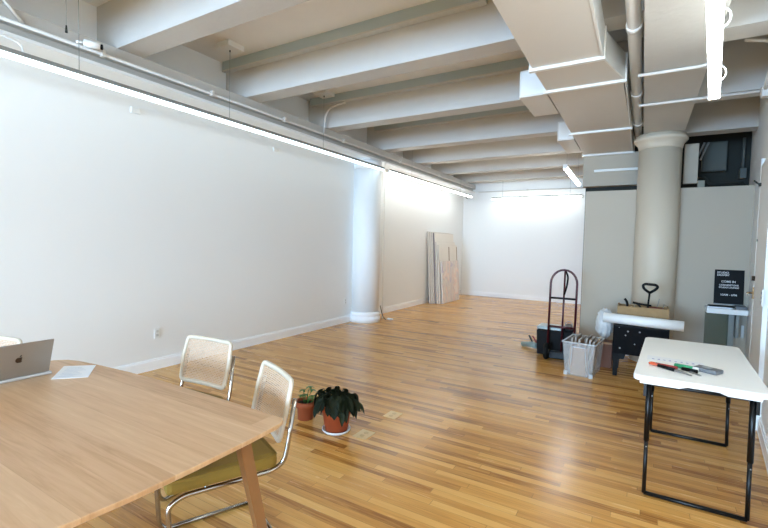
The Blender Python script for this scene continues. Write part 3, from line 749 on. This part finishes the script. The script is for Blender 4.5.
q.build('front_rib', mat('bin_rib', 'e2e5e6', .3, alpha=.7), t)
q = MB()
for xx in (x0 + .01, x1 - .01): q.box(xx - .02, xx + .02, yy0 - .012, yy0 - .002, 0, .05)
q.build('feet', mat('bin_foot', 'd6d9da', .3, alpha=.6), t)
def rotz(deg): return Matrix.Rotation(math.radians(deg), 3, 'Z')
fm = [('9b938a', .43), ('8c857d', .45), ('a49c92', .425), ('857f78', .46), ('a29a92', .44), ('938b83', .42)]
for i, (c_, h_) in enumerate(fm):
    x = -.715 + i * .041
    pf = thing('picture_frame', ['leftmost grey frame standing in the clear bin', 'second grey frame from the left in the clear bin', 'third grey frame from the left in the clear bin', 'fourth grey frame from the left in the clear bin', 'fifth grey frame from the left in the clear bin', 'rightmost grey frame in the clear bin, against the pale side'][i], 'frame', (x, 5.76, .01), 0, 'grey frames standing in the clear bin')
    lean = math.radians(9 if i > 2 else 4)
    mtx = Matrix.Translation((x, 5.76, .012)) @ Matrix.Rotation(lean, 4, 'Y')
    MB().box(-.011, .011, -.135, -.115, 0, h_).box(-.011, .011, .115, .135, 0, h_).box(-.011, .011, -.115, .115, 0, .02).box(-.011, .011, -.115, .115, h_ - .02, h_).xf(mtx).build('frame_border', mat('frame_grey', c_, .5), pf)
    MB().box(-.004, .004, -.115, .115, .02, h_ - .02).xf(mtx).build('backing', m_card, pf)
MBx = MB().box(-.70, -.50, 5.60, 5.606, .01, .34); csh = MBx.build('cardboard_sheet', m_card); tag(csh, 'brown cardboard sheet standing against the front inside the clear bin', 'cardboard')

BR = Matrix.Translation((-.745, 5.585, 0)) @ Matrix.Rotation(math.radians(-6), 4, 'Z') @ Matrix.Translation((.745, -5.585, 0))
for o_ in list(bpy.data.objects):
    if o_.parent is None and (o_.name.startswith('picture_frame') or o_.name in ('storage_bin', 'cardboard_sheet')): o_.matrix_basis = BR @ o_.matrix_basis
# ------------------------------------------------------------------ hand truck
t = thing('hand_truck', 'dark red and black steel hand truck with a rounded top handle', 'hand truck', (-.87, 6.12, 0))
def ly(z): return 6.06 + z * .07
xl, xr, rt = -1.035, -.70, .015
arch = [(xl, ly(.1), .1), (xl, ly(1.03), 1.03)]
c_ = (xl + xr) / 2; rad = (xr - xl) / 2
for i in range(1, 13):
    a = PI - PI * i / 12; z = 1.03 + rad * 1.12 * math.sin(a); arch.append((c_ + rad * math.cos(a), ly(z), z))
arch.append((xr, ly(.1), .1))
MB().tube(arch, rt, 10).build('outer_frame', m_red, t)
MB().tube([(c_ + .01, ly(.1), .1), (c_ + .01, ly(1.2), 1.21)], rt * .85, 8).build('center_bar', m_red, t)
for z in (.83, .44): MB().tube([(xl, ly(z), z), (xr, ly(z), z)], rt * .95, 8).build('cross_bar', m_blackm if z > .6 else m_red, t)
MB().tube(smooth_path([(c_ + .02, ly(1.2) - .01, 1.205), (c_ + .055, ly(1.15) - .03, 1.13), (c_ + .045, ly(1.0) - .03, 1.0), (c_ + .012, ly(.9) - .01, .88)], .05), .012, 8).build('loop_grip', m_black, t)
for x in (xl + .0, xr - .0):
    w_ = MB().lathe([(.035, -.028), (.10, -.026), (.112, -.012), (.112, .012), (.10, .026), (.035, .028)], 0, 0, 28)
    w_.xf(Matrix.Translation((x, 5.99, .112)) @ Matrix.Rotation(PI / 2, 4, 'Y')); wh = w_.build('wheel', m_rubber, t)
    MB().lathe([(.03, -.03), (.03, .03)], 0, 0, 16).xf(Matrix.Translation((x, 5.99, .112)) @ Matrix.Rotation(PI / 2, 4, 'Y')).build('wheel_hub', m_wire, wh)
MB().tube([(xl, 5.99, .112), (xr, 5.99, .112)], .009, 8).build('axle', m_blackm, t)
for x in (xl + .05, xr - .05): MB().hexa([(x - .006, 5.99, .10), (x + .006, 5.99, .10), (x + .006, 6.09, .16), (x - .006, 6.09, .16), (x - .006, 5.99, .125), (x + .006, 5.99, .125), (x + .006, 6.09, .22), (x - .006, 6.09, .22)]).build('bracket', m_blackm, t)
MB().box(xl, xr, 6.06, 6.30, .004, .012).box(xl, xr, 6.06, 6.07, .004, .12).build('toe_plate', m_blackm, t)
# load: dark tote
t = thing('tote_box', 'black tote box full of gear sitting on the hand truck plate', 'box', (-.95, 6.3, .012))
taper(-1.19, -.74, 6.16, 6.46, .02, .36, .012, .01).build('tote_body', m_black, t)
t2 = thing('glass_pane', 'grey flat metal case lying on top of the black tote box', 'case', (-.97, 6.3, .36))
MB().box(-1.20, -.88, 6.15, 6.44, .372, .41, bev=.006).build('case_body', mat('grey_case', '8e9693', .35, metal=.4), t2)
MB().box(-1.19, -.90, 6.17, 6.42, .41, .416).build('lid', mat('pale_lid', 'b9bfbc', .3), t2); t2.name = 'metal_case'
t = thing('paint_tray', 'small steel pot standing on the tote beside the center bar', 'pot', (-.79, 6.26, .36))
MB().lathe([(.045, .012), (.05, .10), (.045, .10), (.04, .02)], -.80, 6.28, 20, z0=.36).build('pot_body', m_steel, t)
MB().tube(arc((-.80, 6.28, .455), .045, 0, PI, 8), .003, 5).build('pot_handle', m_wire, t); t.name = 'steel_pot'
for o_ in list(bpy.data.objects):
    if o_.parent is None and o_.name in ('hand_truck', 'tote_box', 'metal_case', 'steel_pot'): o_.location = o_.location + Vector((-.035, .2, 0))
# cutter on the floor
t = thing('bolt_cutter', 'blue-grey tool with two dark handles on the floor left of the hand truck', 'tool', (-1.42, 6.72, 0))
MB().tube([(-1.53, 6.80, .035), (-1.36, 6.70, .06), (-1.28, 6.64, .06)], [.03, .045, .04], 12).build('tool_body', m_bluegrey, t)
MB().tube([(-1.36, 6.74, .08), (-1.42, 6.74, .19)], [.012, .014], 8).build('handle', m_dark2, t)
MB().tube([(-1.30, 6.74, .08), (-1.37, 6.76, .18)], [.012, .012], 8).build('handle', m_redp, t)
MB().lathe([(.03, 0), (.035, .05)], -1.50, 6.79, 12).build('tool_nose', m_bluegrey, t)

# ------------------------------------------------------------------ black speckled stand, paper roll, crate
t = thing('tool_stand', 'black speckled stand with square legs, under the white paper roll', 'stand', (.03, 6.05, 0))
b = MB().box(-.262, .302, 5.86, 6.32, .27, .60, bev=.006); b.build('body', m_speck, t)
for x in (-.225, .265):
    for y in (5.895, 6.285):
        MB().hexa([(x - .022, y - .02, 0), (x + .022, y - .02, 0), (x + .022, y + .02, 0), (x - .022, y + .02, 0), (x - .035, y - .034, .28), (x + .035, y - .034, .28), (x + .035, y + .034, .28), (x - .035, y + .034, .28)]).build('leg', m_black, t)
for s_ in (-1, 1):
    cx_ = .02 + s_ * .19
    MB().hexa([(cx_ - s_ * .0, 5.862, .22) if False else (cx_ - .03, 5.864, .21), (cx_ + .03, 5.864, .21), (cx_ + .03, 5.884, .21), (cx_ - .03, 5.884, .21), (cx_ - .05, 5.864, .275), (cx_ + .05, 5.864, .275), (cx_ + .05, 5.884, .275), (cx_ - .05, 5.884, .275)]).build('gusset', m_black, t)
MB().box(-.262, .302, 5.86, 6.32, .60, .612).build('top_rim', m_black, t)
t = thing('paper_roll', 'long white paper roll lying across the black speckled stand', 'roll', (.05, 5.9, .675))
MB().tube([(-.375, 5.925, .685), (.435, 5.865, .672)], .059, 28).build('rolled_paper', m_white, t)
MB().tube([(-.378, 5.925, .685), (.439, 5.865, .672)], .022, 16).build('core', m_card, t)
t = thing('tool_crate', 'open wooden crate full of tools behind the white paper roll', 'crate', (.03, 6.15, .612))
cx0, cx1, cy0, cy1 = -.235, .295, 6.02, 6.28
MB().box(cx0, cx1, cy0, cy0 + .014, .613, .828).build('front_board', m_crate, t)
MB().box(cx0, cx1, cy1 - .014, cy1, .613, .828).build('back_board', m_crate, t)
MB().box(cx0, cx0 + .016, cy0 + .014, cy1 - .014, .613, .84).build('end_board', m_crate, t)
MB().box(cx1 - .016, cx1, cy0 + .014, cy1 - .014, .613, .84).build('end_board', m_crate, t)
MB().box(cx0 + .016, cx1 - .016, cy0 + .014, cy1 - .014, .613, .625).build('bottom_board', m_crate, t)
t = thing('hand_auger', 'black tool with a D-shaped handle standing upright in the wooden crate', 'tool', (.08, 6.12, .63))
MB().tube([(.07, 6.14, .635), (.095, 6.13, 1.0)], .011, 10).build('shaft', m_black, t)
MB().tube(smooth_path([(.095, 6.13, 1.0), (.035, 6.13, 1.045), (.022, 6.13, 1.085), (.045, 6.13, 1.105), (.155, 6.13, 1.10), (.178, 6.13, 1.075), (.15, 6.13, 1.04), (.095, 6.13, 1.0)], .03), .016, 10).build('d_handle', m_black, t)
t = thing('hand_saw', 'black curved tool handle sticking up at the left end of the crate', 'tool', (-.12, 6.13, .63))
MB().tube(smooth_path([(-.13, 6.14, .63), (-.13, 6.14, .80), (-.135, 6.13, .87), (-.165, 6.13, .91)], .05), [.012] * 1 + [.013] * 11 if False else .014, 8).build('handle', m_black, t)
MB().box(-.136, -.118, 6.138, 6.142, .63, .75).build('blade', m_steel, t)
t = thing('caulking_gun', 'long black tool lying across the crate with a bent handle', 'tool', (.0, 6.1, .82))
MB().tube(smooth_path([(-.075, 6.09, .875), (.0, 6.09, .86), (.12, 6.09, .85)], .04), .012, 8).build('barrel', m_black, t)
MB().tube(smooth_path([(-.04, 6.09, .868), (.01, 6.09, .83), (.02, 6.09, .76), (.025, 6.09, .64)], .04), .010, 8).build('handle', m_black, t)
for i, (x, dx, dz, lab) in enumerate(((.14, .06, .13, 'thin dark rod leaning right in the crate behind the D handle'), (.21, .04, .07, 'short thin rod at the right end of the crate'), (-.08, -.09, .10, 'thin grey rod leaning left in the crate'), (-.02, -.05, .08, 'thin grey rod leaning left near the middle of the crate'))):
    tag(MB().tube([(x, 6.2, .63), (x + dx, 6.2, .80 + dz)], .004, 6).build('metal_rod', m_wire if i != 1 else m_steel), lab, 'rod', 'thin rods in the crate')
tag(MB().tube([(.06, 6.18, .80), (.16, 6.18, .81), (.26, 6.18, .80)], [.018, .022, .018], 10).build('red_clamp', mat('dull_red', '6e2b1f', .5)), 'dull red tool lying along the top of the crate at right', 'tool')
tag(MB().tube([(-.19, 6.1, .78), (-.08, 6.1, .80)], .025, 10).build('white_tube', m_white), 'white tube showing at the left end of the crate', 'tube')
# bubble wrap bundle and board between bin and stand
b = MB(); bmesh.ops.create_icosphere(b.b, subdivisions=4, radius=1)
rr_ = random.Random(5)
for v in b.b.verts:
    n_ = 1 + .12 * math.sin(v.co.x * 9 + v.co.z * 7) * math.cos(v.co.y * 8 - v.co.z * 5) + .05 * math.sin(v.co.z * 23 + v.co.x * 17)
    v.co = Vector((v.co.x * .10 * n_, v.co.y * .10 * n_, v.co.z * .19 * n_))
for f in b.b.faces: f.smooth = True
b.xf(Matrix.Translation((-.385, 6.30, .55)))
tag(b.build('bubble_wrap', m_wrap), 'crumpled bundle of clear white bubble wrap between the bin and the stand', 'bubble wrap')
t = thing('cardboard_box', 'brown box on the floor behind the bin, carrying the bubble wrap', 'box', (-.38, 6.3, 0))
MB().box(-.45, -.28, 6.2, 6.40, 0, .325).build('box_body', m_brown, t)
MB().box(-.45, -.28, 6.195, 6.2, .30, .325).build('flap', m_card, t)

# ------------------------------------------------------------------ shelf in the right corner
t = thing('wall_shelf', 'small white shelf in the corner of the partition and right wall', 'shelf', (.95, 6.95, .78))
sx1 = rwx(6.9) - .01
MB().box(.735, sx1, 6.84, PY, .735, .80, bev=.004).build('shelf_board', m_white, t)
MB().box(sx1 - .11, sx1 - .08, 6.86, PY, .45, .735).hexa([(sx1 - .11, 7.0, .42), (sx1 - .08, 7.0, .42), (sx1 - .08, 7.1, .42), (sx1 - .11, 7.1, .42), (sx1 - .11, 6.88, .735), (sx1 - .08, 6.88, .735), (sx1 - .08, 7.1, .735), (sx1 - .11, 7.1, .735)]).build('bracket', mat('bracket_grey', '8d918c', .5), t)
tag(MB().box(.745, 1.00, 6.90, 7.06, .801, .815).build('magazine', m_paper), 'white magazine at the left of the corner shelf, under the letter board', 'magazine')
tag(MB().box(.76, 1.02, 6.89, 7.03, .816, .826).build('booklet', m_black), 'dark thin booklet on top of the white magazine on the shelf', 'booklet')
tag(MB().box(.99 + .04, 1.14, 6.87, 7.05, .801, .84, bev=.003).build('grey_case', m_greyplastic), 'grey small case at the right end of the corner shelf', 'case')
t = thing('letter_board', 'black letter board with white words standing on the corner shelf', 'sign', (.98, 7.05, .83))
LB = Matrix.Translation((.825, 7.06, .845)) @ Matrix.Rotation(math.radians(-5), 4, 'X')
MB().box(0, .305, 0, .018, 0, .44, bev=.002).xf(LB).build('board', m_black, t)
MB().box(-.004, .309, -.004, .022, -.012, 0).xf(LB).build('bottom_ledge', m_wire, t)
m_letter = mat('letter_white', 'd8d8d8', .5)
dg = bpy.context.evaluated_depsgraph_get()
def text(s_, size, x, z, mt, parent, align='LEFT'):
    cu = bpy.data.curves.new('txt', 'FONT'); cu.body = s_; cu.size = size; cu.align_x = align; cu.extrude = .001; cu.offset = .0006
    o = bpy.data.objects.new('txt', cu); C.objects.link(o); bpy.context.view_layer.update()
    me = bpy.data.meshes.new_from_object(o.evaluated_get(bpy.context.evaluated_depsgraph_get()))
    bpy.data.objects.remove(o)
    me.transform(mt @ Matrix.Translation((x, -.0015, z)) @ Matrix.Rotation(PI / 2, 4, 'X'))
    me.transform(world_of(parent).inverted()); me.materials.clear(); me.materials.append(m_letter)
    r = bpy.data.objects.new('lettering', me); C.objects.link(r); r.parent = parent; return r
for s_, sz, x, z, al in (('STUDIO', .034, .024, .39, 'LEFT'), ('DELIVERY', .030, .024, .36, 'LEFT'), ('COME IN', .036, .145, .275, 'CENTER'),
                         ('CORNERSTONE', .028, .15, .232, 'CENTER'), ('STUDIO LOUNGE', .026, .15, .202, 'CENTER'), ('10AM - 6PM', .034, .15, .105, 'CENTER')):
    text(s_, sz, x, z, LB, t, al)
tag(MB().box(.735, 1.0, 6.99, 7.0, .0, .73).build('glass_sheet', m_glassg), 'greenish glass sheet standing under the corner shelf', 'glass sheet')
tag(MB().box(.98, 1.04, 6.985, 7.09, .25, .73).build('plastic_strip', mat('panel_grey', '8b928f', .4)), 'grey strip of panel under the right part of the corner shelf', 'panel')
t = thing('switch_plate', 'small white switch on the partition below the shelf bracket', 'switch', (1.13, PY, .52))
MB().box(1.125, 1.155, PY - .012, PY, .42, .58, bev=.003).build('plate', m_white, t)
MB().box(1.134, 1.146, PY - .018, PY - .012, .47, .52).build('toggle', m_white, t)

# ------------------------------------------------------------------ stacked canvases on the left wall
TANG = .11 / 1.86
def canvas(label, y0, y1, xb, xt, zt, th, front, edge, bars=False, grp='canvases leaning on the left wall'):
    """leans from (xb, floor) to (xt, zt); face looks into the room"""
    t = thing('stretched_canvas', label, 'painting', (xb, (y0 + y1) / 2, 0), 0, grp)
    xt = xb - zt * TANG; ang = math.atan2(xb - xt, zt); L = math.hypot(xb - xt, zt)
    mt = Matrix.Translation((xb, 0, .0 + th * math.sin(ang))) @ Matrix.Rotation(-ang, 4, 'Y')
    MB().box(-th, -.002, y0, y1, 0, L).xf(mt).build('stretcher_edge', edge, t)
    MB().box(-.002, .001, y0 + .004, y1 - .004, .004, L - .004).xf(mt).build('canvas_face', front, t)
    if bars:
        ym = (y0 + y1) / 2 + .05
        MB().box(.001, .006, ym - .02, ym + .02, .004, L - .05).xf(mt).build('center_bar', m_brownbar, t)
        MB().box(.001, .006, y1 - .035, y1 - .005, .004, L - .05).xf(mt).build('side_bar', m_brownbar, t)
    return t
e2 = mat('edge_white', 'd9d3cb', .8, vary=.08); e3 = mat('edge_grey', '8b8288', .8, vary=.2)
cols = [e2, m_edge, e2, e3, e2, m_edge]
labs = ['tallest pale canvas at the very back of the leaning stack', 'second canvas from the wall in the leaning stack, greyer edge', 'third canvas from the wall in the leaning stack', 'fourth canvas from the wall in the leaning stack, dark grey edge', 'fifth canvas from the wall in the leaning stack, pale edge', 'canvas showing its brown middle bar, behind the painted one']
zt = [1.86, 1.85, 1.84, 1.83, 1.60, 1.52]
for i in range(6):
    off = i * .046
    canvas(labs[i], 10.25 + .02 * i, 11.6 - (.0 if i < 4 else .0) + (.02 * (i % 2)), -4.665 + off, -4.775 + off, zt[i], .032, m_cream, cols[i], bars=(i == 5))
canvas('shorter canvas painted in pink, grey and violet at the front of the stack', 10.38, 11.55, -4.37, -4.50, 1.10, .035, m_paint, e2)
print('script done', len(bpy.data.objects))
